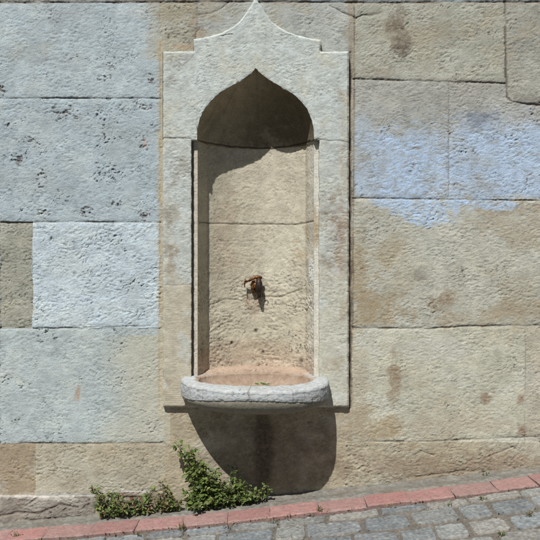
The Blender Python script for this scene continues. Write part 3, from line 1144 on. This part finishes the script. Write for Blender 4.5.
m_.tube([tp(262, 278, 0.0279), tp(258.5, 277.2, 0.0310), tp(255, 277.4, 0.0310), tp(251, 279.5, 0.0310), tp(247.5, 281, 0.0310), tp(244.6, 281, 0.0310)], [0.0073, 0.0104, 0.0092, 0.0067, 0.0061, 0.0098], RUST, 9)
m_.tube([tp(258.6, 276, 0.0298), tp(258.6, 281, 0.0298)], [0.0110, 0.0110], RUST, 9)
m_.tube([tp(244.7, 281, 0.0310), tp(244.6, 284, 0.0310), tp(244.7, 287.5, 0.0304)], [0.0049, 0.0034, 0.0024], RUST, 7)
tap_part('handle', m_, M_RUST)

# ================================================================== GROUND, KERB, COBBLES
def kerb_back(x): return -(0.150 - 0.034 * np.minimum(x * x, 2.0))
KW = 0.132
def kerb_front(x): return kerb_back(x) - KW


def gz(x): return SLOPE * x


def sheet(xs, ys, zf, colf, name, mat):
    Xg, Yg = np.meshgrid(xs, ys)
    Z = zf(Xg, Yg)
    c = colf(Xg, Yg)
    return make_mesh(name, np.stack([Xg, Yg, Z], 2).reshape(-1, 3), grid_faces(len(ys), len(xs)), c.reshape(-1, 3), mat)


def dirt_z(X, Y):
    return gz(X) - 0.0065 + 0.003 * fbm(X / 0.16, Y / 0.12, 2, 903) + 0.004 * fbm(X / 0.05, Y / 0.05, 3, 901)


def dirt_c(X, Y):
    n = fbm(X / 0.06, Y / 0.06, 4, 911)
    n2 = fbm(X / 0.014, Y / 0.014, 3, 913)
    c = np.zeros(X.shape + (3,))
    c[:] = (128, 120, 110)
    c *= (1 + 0.14 * n + 0.16 * n2)[..., None]
    c *= (1 - 0.5 * sstep(1.2, 3.0, -Y))[..., None]  # unseen far ground darkened to cut bounce light into the shadows
    return galb(np.clip(c, 10, 240))


gx = axis(-90, 90, -1.6, 1.6, 0.008, 1.2)
# coarse steps far away
gx = np.concatenate([np.linspace(-120, -9, 40), gx[(gx > -8.9) & (gx < 8.9)], np.linspace(9, 120, 40)])
gyv = np.concatenate([np.linspace(-140, -6, 40), np.arange(-5.9, -0.9, 0.05), np.arange(-0.9, 0.05, 0.008), [0.3, 0.6]])
ground = sheet(gx, gyv, dirt_z, dirt_c, 'ground', M_DIRT)
tag(ground, 'bare earthy ground showing in the joints between the cobbles', kind='structure')

# cement fillet between wall and kerb
def build_strip():
    xs = axis(-6.5, 8, -1.55, 1.55, 0.005, 1.2)
    t = np.linspace(0, 1, 34)
    X = np.repeat(xs[None], len(t), 0)
    y0, y1 = 0.02 + 0 * xs, kerb_back(xs) - 0.012
    Y = y0 * (1 - t[:, None]) + y1 * t[:, None]
    n = fbm(X / 0.07, Y / 0.05, 3, 921)
    n2 = fbm(X / 0.022, Y / 0.018, 3, 923)
    Z = gz(X) - 0.004 + 0.005 * n + 0.003 * n2 + 0.008 * np.exp(-((Y - 0.0) / 0.03) ** 2)
    Z += 0.012 * sstep(0.35, 0.8, t)[:, None] - 0.016 * sstep(0.88, 1.0, t)[:, None]
    c = np.zeros(X.shape + (3,))
    c[:] = (142, 140, 132)
    w = np.clip(0.4 + 0.9 * fbm(X / 0.12, Y / 0.08, 4, 925), 0, 1)[..., None] * 0.6
    c = c * (1 - w) + np.array([138, 124, 108.]) * w
    c *= (1 + 0.1 * n + 0.12 * n2)[..., None]
    o = make_mesh('cement_strip', np.stack([X, Y, Z], 2).reshape(-1, 3), grid_faces(*X.shape, flip=True), galb(np.clip(c, 5, 250)).reshape(-1, 3), M_CEMENT)
    tag(o, 'narrow grey cement strip between the wall foot and the kerb', kind='structure')


build_strip()


def build_kerb():
    mbk = MB()
    rk = random.Random(11)
    # joints measured in the picture along the kerb, continued outside it at the same length
    ju = [4, 45, 92, 137, 184, 228, 270, 318, 365, 408, 452, 496, 537]
    jx = [X_(u, -0.2) for u in ju]
    while jx[0] > -6:
        jx.insert(0, jx[0] - rk.uniform(0.19, 0.23))
    while jx[-1] < 7:
        jx.append(jx[-1] + rk.uniform(0.19, 0.23))
    for a, b in zip(jx[:-1], jx[1:]):
        near = -1.7 < a < 1.6
        nx, ny = (48, 34) if near else (10, 8)
        g = 0.0008
        s = np.linspace(0, 1, nx)
        t = np.linspace(0, 1, ny)
        S, T = np.meshgrid(s, t)
        sk = rk.uniform(-0.006, 0.006)
        tilt, dz, dy = rk.uniform(-0.004, 0.004), rk.uniform(-0.003, 0.003), rk.uniform(-0.004, 0.004)
        X = (a + g) * (1 - S) + (b - g) * S + sk * (T - 0.5)
        Y = kerb_back(X) - 0.002 - T * (KW - 0.004) + dy
        # top and front roll: last quarter of the rows turns down as the front face
        n = fbm(X / 0.04, Y / 0.04, 3, 931)
        n2 = fbm(X / 0.012, Y / 0.012, 2, 933)
        e = np.minimum(np.minimum(S, 1 - S) * (b - a), np.minimum(T, 1 - T) * KW)
        edge = np.exp(-(e / (0.007 + 0.003 * n)) ** 2)
        Z = gz(X) + 0.010 + dz + tilt * (S - 0.5) + 0.0022 * n + 0.0012 * n2 - 0.005 * edge
        c = np.zeros(X.shape + (3,))
        c[:] = np.array([182, 134, 128.]) * rk.uniform(0.94, 1.05) + np.array([0, 1, 1.]) * rk.uniform(-8, 10)
        wear = np.clip(fbm(X / 0.05, Y / 0.03, 4, 941, 0.65) * 1.1 + 0.10 + 0.55 * edge, 0, 1)[..., None]
        c = c * (1 - wear * 0.6) + np.array([172, 150, 142.]) * wear * 0.6
        dirt = np.clip(fbm(X / 0.025, Y / 0.02, 3, 951) - 0.05 + 0.3 * (T > 0.85), 0, 1)[..., None]
        c = c * (1 - dirt * 0.5) + np.array([128, 108, 98.]) * dirt * 0.5
        c *= (1 + 0.05 * n2)[..., None]
        P = np.stack([X, Y, Z], 2)
        C_ = galb(np.clip(c, 5, 250))
        mbk.grid(P, C_, flip=True)
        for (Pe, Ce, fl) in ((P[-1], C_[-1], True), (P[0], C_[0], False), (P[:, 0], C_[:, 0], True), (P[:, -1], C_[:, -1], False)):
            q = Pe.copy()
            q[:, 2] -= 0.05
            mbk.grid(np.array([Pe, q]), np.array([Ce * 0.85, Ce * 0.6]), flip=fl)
    o = mbk.build('kerb', M_KERB)
    tag(o, 'low kerb of bricks painted faded pinkish red along the wall', kind='structure')


build_kerb()


def build_cobbles():
    mbc = MB()
    rk = random.Random(23)
    y = 0.0
    tones = [(140, 146, 147), (134, 140, 143), (146, 149, 147), (144, 145, 141), (153, 150, 143), (151, 149, 143), (134, 138, 140), (128, 134, 137)]
    row = 0
    while y < 6.5:
        dep = rk.choice([0.115, 0.125, 0.135, 0.145])
        if row == 0:
            dep = 0.075
        x = -5.2 + rk.uniform(0, 0.2)
        near_row = y < 0.75
        while x < 6.2:
            ln = rk.choice([0.14, 0.17, 0.19, 0.21, 0.24])
            near = near_row and -1.6 < x < 1.5
            n1, n2 = (46, 30) if near else (9, 7)
            g = 0.0015 + rk.uniform(0, 0.0035)
            jit = lambda: rk.uniform(-0.008, 0.008)
            c0, c1, c2, c3 = [(jit(), jit()) for _ in range(4)]
            S, T = np.meshgrid(np.linspace(0, 1, n1), np.linspace(0, 1, n2))
            xx = x + g + S * (ln - 2 * g)
            yy = y + g + T * (dep - 2 * g)
            bl = lambda k: (c0[k] * (1 - S) * (1 - T) + c1[k] * S * (1 - T) + c2[k] * S * T + c3[k] * (1 - S) * T)
            # round the plan corners
            sx, ty = 2 * S - 1, 2 * T - 1
            rr2 = (sx ** 6 * ty ** 6)
            xx = xx + bl(0) - sx * rr2 * ln * 0.10
            yy = yy + bl(1) - ty * rr2 * dep * 0.12
            bend = 0.02 * np.sin(xx * 2.1 + 0.7) + 0.035 * (xx > -99) * np.sin(xx * 0.9)
            Y = kerb_front(xx) - 0.012 - yy - bend * min(1.0, y / 0.3)
            e = np.minimum(np.minimum(S, 1 - S) * ln, np.minimum(T, 1 - T) * dep)
            seed = rk.randint(0, 200)
            n = fbm(xx / 0.06, Y / 0.05, 3, seed)
            nf = fbm(xx / 0.016, Y / 0.013, 3, seed + 5)
            rad = 0.009 + 0.006 * n
            roll = np.clip(1 - e / rad, 0, 1)
            Z = gz(xx) + 0.002 + rk.uniform(-0.003, 0.003) + 0.004 * n + 0.0032 * nf - 0.013 * roll ** 2.0 + rk.uniform(-0.015, 0.015) * (S - 0.5) * ln
            c = np.zeros(S.shape + (3,))
            c[:] = np.array(rk.choice(tones), float) * rk.uniform(0.93, 1.06)
            m2 = np.clip(fbm(xx / 0.045, Y / 0.035, 4, seed + 9, 0.65) * 0.9, 0, 1)[..., None]
            c = c * (1 - m2 * 0.5) + np.array([168, 160, 148.]) * m2 * 0.5
            rim = np.clip(roll * 1.0 + 0.4 * nf * roll, 0, 1)[..., None]
            c = c * (1 - rim * 0.55) + np.array([132, 118, 102.]) * rim * 0.55
            c *= ((1 + 0.09 * n + 0.22 * nf) * (1 - 0.45 * sstep(0.7, 1.6, -Y)))[..., None]  # cobbles out of view darkened to weaken the bounce light
            P = np.stack([xx, Y, Z], 2)
            mbc.grid(P, galb(np.clip(c, 5, 250)), flip=True)
            x += ln
        y += dep
        row += 1
    o = mbc.build('cobblestone_road', M_ROAD)
    tag(o, 'sloping street of worn blue grey cobbles in front of the kerb', kind='structure')


build_cobbles()

# ================================================================== PLANTS
LG = [(0.066, 0.104, 0.024), (0.100, 0.148, 0.036), (0.140, 0.190, 0.050), (0.042, 0.070, 0.020), (0.18, 0.215, 0.075), (0.20, 0.22, 0.095)]
DRY = [(0.20, 0.14, 0.08), (0.16, 0.10, 0.06), (0.24, 0.19, 0.11), (0.12, 0.08, 0.05)]
RED = [(0.16, 0.06, 0.035), (0.11, 0.05, 0.03), (0.09, 0.08, 0.03)]


def leaf(mbl, p, d, nrm, ln, wd, c, rk):
    """lobed leaf folded along its midrib: 3 x 6 grid"""
    d = np.array(d, float)
    d /= np.linalg.norm(d) + 1e-9
    nrm = np.array(nrm, float)
    s = np.cross(d, nrm)
    s /= np.linalg.norm(s) + 1e-9
    nn = np.cross(s, d)
    prof = [0.05, 0.45, 1.0, 0.62, 0.80, 0.36, 0.03]
    ts = np.linspace(0, 1, len(prof))
    curl = rk.uniform(-0.35, 0.25)
    fold = rk.uniform(0.1, 0.45)
    rows = []
    for t, w in zip(ts, prof):
        w *= rk.uniform(0.85, 1.15)
        base = np.array(p) + d * ln * t + nn * (curl * ln * t * t)
        rows.append([base - s * wd * 0.5 * w + nn * fold * wd * 0.5 * w, base, base + s * wd * 0.5 * w + nn * fold * wd * 0.5 * w])
    P = np.array(rows)
    C_ = np.ones(P.shape) * np.array(c) * rk.uniform(0.8, 1.25)
    C_[:, 1] *= 1.15
    mbl.grid(P, C_)


def make_weed(name, label, stems, nleaf, lsize, palette, seed, y0=-0.055, spread=0.03, stemcol=(0.09, 0.075, 0.035), stem_r=0.0022, group=None):
    """stems: list of ((u,v) root, (u,v) tip, out) in the picture plane a little in front of the wall"""
    rk = random.Random(seed)
    ru = sum(s[0][0] for s in stems) / len(stems)
    rx = X_(ru, y0)
    root = empty(name, (rx, y0, gz(rx)))
    tag(root, label, 'weed', group)
    ms, ml = MB(), MB()
    for (a, b, out) in stems:
        ya = y0 + rk.uniform(-0.015, 0.015)
        yb = y0 - out
        xa = X_(a[0], ya)
        A = np.array([xa, ya, gz(xa)])
        Bp = np.array([X_(b[0], yb), yb, Z_(b[1], yb)])
        L = np.linalg.norm(Bp - A)
        k = 9
        t = np.linspace(0, 1, k)[:, None]
        mid = np.array([rk.uniform(-0.12, 0.12) * L, rk.uniform(-0.12, 0.03) * L, rk.uniform(0.0, 0.18) * L])
        pts = A * (1 - t) + Bp * t + 4 * t * (1 - t) * mid * 0.5
        ms.tube(pts - np.array([0, 0, 0.006]) * (1 - t), np.linspace(stem_r, stem_r * 0.45, k), np.array(stemcol) * rk.uniform(0.7, 1.3), 5)
        n = max(3, int(nleaf * L / 0.1))
        for i in range(n):
            f = rk.uniform(0.08, 1.0) ** 0.85
            j = f * (k - 1)
            i0 = min(int(j), k - 2)
            q = pts[i0] * (1 - (j - i0)) + pts[i0 + 1] * (j - i0)
            th = rk.uniform(0, 2 * math.pi)
            dirn = np.array([math.cos(th), math.sin(th) * 0.9 - 0.25, rk.uniform(-0.25, 0.75)])
            off = dirn / np.linalg.norm(dirn) * spread * rk.uniform(0.1, 1.0) * (1.05 - 0.5 * f)
            p = q + off
            p[1] = min(p[1], -0.012)
            p[2] = max(p[2], gz(p[0]) + 0.016)
            if rk.random() < 0.5:
                ms.tube([q, (q + p) / 2 + np.array([0, 0, 0.003]), p], stem_r * 0.35, np.array(stemcol), 4, False)
            s = lsize * rk.uniform(0.55, 1.25) * (1.1 - 0.35 * f)
            nr = np.array([rk.uniform(-0.6, 0.5), rk.uniform(-0.9, 0.1), rk.uniform(0.35, 1.0)])
            dl = dirn + np.array([rk.uniform(-.4, .4), rk.uniform(-.4, .4), rk.uniform(-.5, .2)])
            e = p + dl / (np.linalg.norm(dl) + 1e-9) * s
            if e[1] > -0.008:
                dl[1] = -abs(dl[1])
            leaf(ml, p, dl, nr, s, s * rk.uniform(0.45, 0.8), rk.choice(palette), rk)
    st = ms.build('stem', M_STEM)
    fo = ml.build('foliage', M_LEAF)
    for o in (st, fo):
        parent_keep(o, root)
    return root


make_weed('leafy_weed', 'bushy green weed with reddish shoots at the wall foot, leftmost of the weeds',
          [((106, 517), (93, 487), 0.01), ((108, 517), (100, 496), 0.03), ((112, 516), (112, 492), 0.02), ((118, 515), (119, 494), 0.03),
           ((124, 514), (127, 500), 0.04), ((128, 513), (138, 498), 0.03), ((114, 516), (104, 512), 0.07), ((120, 515), (125, 510), 0.07),
           ((130, 513), (142, 505), 0.05), ((110, 517), (118, 503), 0.05), ((104, 518), (98, 506), 0.04), ((134, 512), (150, 497), 0.03), ((140, 512), (156, 489), 0.02)],
          36, 0.024, LG + LG + RED[:1], 5, spread=0.031)
make_weed('leafy_weed', 'low weed of small half dried brown leaves between the two green bushes',
          [((150, 513), (148, 501), 0.03), ((158, 512), (154, 499), 0.03), ((164, 511), (168, 486), 0.015), ((160, 511), (166, 500), 0.04),
           ((170, 510), (172, 496), 0.03), ((172, 510), (180, 503), 0.05), ((154, 512), (146, 510), 0.05), ((176, 509), (170, 505), 0.05), ((166, 511), (162, 482), 0.01)],
          34, 0.023, DRY[:3] + LG[:3] + LG[:3] + [(0.17, 0.15, 0.09)], 8, spread=0.024, stemcol=(0.12, 0.075, 0.045))
make_weed('leafy_weed', 'tall green weed with a long shoot leaning left up the wall beside the basin shadow',
          [((212, 507), (177, 445), 0.015), ((212, 507), (190, 451), 0.02), ((210, 507), (188, 466), 0.02), ((213, 506), (203, 462), 0.03), ((214, 506), (216, 470), 0.03),
           ((206, 508), (193, 486), 0.05), ((204, 508), (189, 499), 0.07), ((205, 508), (196, 508), 0.13), ((198, 508), (186, 490), 0.03), ((200, 508), (182, 500), 0.05), ((210, 507), (205, 489), 0.07), ((215, 506), (224, 482), 0.05),
           ((207, 508), (199, 504), 0.10), ((213, 507), (214, 498), 0.10), ((214, 506), (197, 474), 0.04), ((212, 506), (209, 477), 0.05)],
          32, 0.030, LG + LG[1:3] + LG[1:3], 12, spread=0.040, stem_r=0.0028)
make_weed('leafy_weed', 'low spreading dark green weed under the basin, right of the tall leaning weed',
          [((228, 505), (234, 470), 0.01), ((230, 505), (238, 479), 0.02), ((232, 505), (229, 488), 0.04), ((236, 504), (243, 484), 0.03), ((240, 504), (250, 484), 0.03),
           ((244, 503), (253, 493), 0.05), ((238, 504), (238, 497), 0.07), ((248, 502), (259, 491), 0.03), ((246, 503), (246, 498), 0.07),
           ((252, 502), (262, 497), 0.04), ((226, 505), (222, 494), 0.07), ((234, 504), (228, 500), 0.09)],
          34, 0.024, LG[:5] + LG[:2], 17, spread=0.030)
make_weed('leafy_weed', 'slender upright weed with a tiny pale tip, rightmost in the basin shadow',
          [((264, 500), (267, 475), 0.03), ((265, 500), (268, 483), 0.035), ((263, 500), (261, 488), 0.03), ((266, 500), (270, 490), 0.03)],
          11, 0.019, LG[1:3] + [(0.10, 0.14, 0.05)], 21, spread=0.010)


def make_tuft(label, u, v, y, n, h, palette, seed, lean=0.5):
    """tuft of thin blades standing at the picture point (u, v) at depth y"""
    rk = random.Random(seed)
    x = X_(u, y)
    root = empty('grass_tuft', (x, y, gz(x)))
    tag(root, label, 'grass tuft')
    mbt = MB()
    for i in range(n):
        a = rk.uniform(0, 2 * math.pi)
        hh = h * rk.uniform(0.5, 1.1)
        bx, by = rk.uniform(-0.014, 0.014), rk.uniform(-0.008, 0.008)
        w = rk.uniform(0.0012, 0.0024)
        ln = lean * rk.uniform(0.2, 1.2) * hh
        dx, dy = math.cos(a), math.sin(a)
        rows = []
        for t in np.linspace(0, 1, 6):
            px, py = bx + dx * ln * t * t, by + dy * ln * t * t
            pz = 0.006 + hh * (t - 0.25 * t * t * lean)
            ww = w * (1 - t * 0.85)
            rows.append([(px - dy * ww, py + dx * ww, pz), (px + dy * ww, py - dx * ww, pz)])
        mbt.grid(np.array(rows), np.ones((6, 2, 3)) * np.array(rk.choice(palette)) * rk.uniform(0.8, 1.2))
    for i in range(n // 2):
        p = (rk.uniform(-0.02, 0.02), rk.uniform(-0.012, 0.012), 0.008 + rk.uniform(0, 0.4) * h)
        leaf(mbt, p, (rk.uniform(-1, 1), rk.uniform(-1, 0.5), rk.uniform(0, 0.8)), (0.1, -0.4, 1), rk.uniform(0.007, 0.013), rk.uniform(0.005, 0.009), rk.choice(palette), rk)
    b = mbt.build('blades', M_LEAF)
    b.parent = root
    return root


def pl_y(v, u):          # depth of the sloping street plane seen at a picture point
    return CAMZ / ((v - 270) / FPX + SLOPE * (u - 270) / FPX) - CAMD


GR = [(0.10, 0.13, 0.04), (0.16, 0.16, 0.06), (0.08, 0.11, 0.03), (0.22, 0.19, 0.09)]
ST_ = [(0.27, 0.22, 0.12), (0.20, 0.15, 0.08), (0.13, 0.12, 0.05)]
for (lab, u, v, n, h, pal) in [
    ('dry grass tuft growing at the kerb edge below the brown weed', 182, 531, 16, 0.055, GR + ST_),
    ('small green tuft at the kerb edge under the leftmost weed', 139, 536.5, 9, 0.03, GR),
    ('tiny straw tuft in front of the kerb under the tall leaning weed', 227, 529, 9, 0.026, ST_),
    ('green and straw tuft growing against the kerb below the right end of the basin shadow', 320, 513, 14, 0.045, GR + ST_),
    ('pale straw tuft on the cobbles below the slender weed', 273, 525, 9, 0.028, ST_ + GR[:1]),
    ('smallest grass tuft at the kerb foot, midway along the right half', 390, 508, 9, 0.022, GR[:2] + ST_),
    ('green tuft between cobbles just below the kerb, under the small hole in the wall', 483, 500.5, 14, 0.024, GR),
    ('short tuft at a cobble corner, left of the tuft under the hole', 449, 507, 9, 0.02, GR + ST_[:1]),
    ('straw coloured tuft between the cobbles nearest the right edge of the photo', 530, 517, 18, 0.03, ST_ + GR[:2]),
    ('scruffy green tuft between cobbles at the bottom right corner', 502, 537, 14, 0.026, GR + ST_[:1]),
    ('little sprout on the kerb at the far left of the photo', 17, 538, 10, 0.035, GR),
]:
    make_tuft(lab, u, v, pl_y(v, u), n, h, pal, int(u))
t = make_tuft('tiny green sprout growing out of the small hole at the wall foot', 485.5, 474, -0.02, 8, 0.02, GR[:3], 77)
t.location.z = Z_(475, -0.02) - 0.006

# dry litter lying in the joints: nobody could count it
def build_litter():
    rk = random.Random(41)
    ml = MB()
    for i in range(620):
        x = rk.uniform(-1.6, 1.7)
        if rk.random() < 0.55:
            y = float(kerb_front(np.array(x))) - abs(rk.gauss(0.0, 0.02))
        else:
            y = float(kerb_front(np.array(x))) - rk.uniform(0, 0.6)
        z = gz(x) + rk.uniform(0.004, 0.016)
        a = rk.uniform(0, 6.28)
        s = rk.uniform(0.004, 0.014)
        leaf(ml, (x, y, z), (math.cos(a), math.sin(a), rk.uniform(0, 0.2)), (rk.uniform(-.4, .4), rk.uniform(-.4, .4), 1), s, s * rk.uniform(0.2, 0.6), rk.choice(DRY + ST_), rk)
    o = ml.build('dry_litter', M_LEAF)
    tag(o, 'dry plant litter scattered in the joints of the cobbles', 'litter', kind='stuff')


build_litter()

# leaf lying on the front lip of the basin
rkl = random.Random(3)
ml = MB()
for (dx, dy, a, s) in ((0, 0, 0.2, 0.026), (0.012, 0.004, 2.8, 0.022), (-0.012, 0.006, 3.4, 0.024), (0.022, 0.0, 0.1, 0.016)):
    leaf(ml, (0.0 + dx, dy, 0.004), (math.cos(a), math.sin(a) * 0.5, 0.12), (0, -0.5, 1), s, s * 0.7, (0.05, 0.13, 0.025), rkl)
lf = ml.build('leaf_sprig', M_LEAF)
lf.location = (X_(262, -0.215), -0.222, BZ - 0.004)
tag(lf, 'small green leaf sprig lying on the inner front lip of the basin', 'leaf')

# ================================================================== LIGHT, SKY, CAMERA
SUN = Vector((-0.35, -1.0, 1.5)).normalized()
sl = bpy.data.lights.new('sun', 'SUN')
sl.energy = 5.0
sl.angle = R(0.5)
sl.color = (1.0, 0.965, 0.915)
so = bpy.data.objects.new('sun', sl)
COL.objects.link(so)
so.rotation_euler = SUN.to_track_quat('Z', 'Y').to_euler()
so.location = SUN * 20
w = bpy.data.worlds.new('World')
sc.world = w
w.use_nodes = True
nt = w.node_tree
sky = nt.nodes.new('ShaderNodeTexSky')
sky.sky_type = 'NISHITA'
sky.sun_disc = False
sky.sun_elevation = math.asin(SUN.z)
sky.sun_rotation = math.atan2(SUN.x, SUN.y)
sky.air_density = 1.0
sky.dust_density = 2.0
nt.links.new(sky.outputs[0], nt.nodes['Background'].inputs[0])
nt.nodes['Background'].inputs[1].default_value = 0.035

cam = bpy.data.cameras.new('camera')
cam.sensor_fit = 'HORIZONTAL'
cam.sensor_width = 36.0
cam.lens = 36.0 * FPX / 540.0
cam.clip_start = 0.05
cam.clip_end = 500
co = bpy.data.objects.new('camera', cam)
COL.objects.link(co)
co.location = (0, -CAMD, CAMZ)
co.rotation_euler = (R(90), 0, 0)
sc.camera = co
sc.view_settings.view_transform = 'Standard'
sc.view_settings.look = 'None'
sc.view_settings.exposure = 0
sc.view_settings.gamma = 1
sc.cycles.use_denoising = False
try:
    sc.cycles.denoiser = 'OPENIMAGEDENOISE'
except Exception:
    pass
sc.cycles.max_bounces = 6
sc.cycles.diffuse_bounces = 4
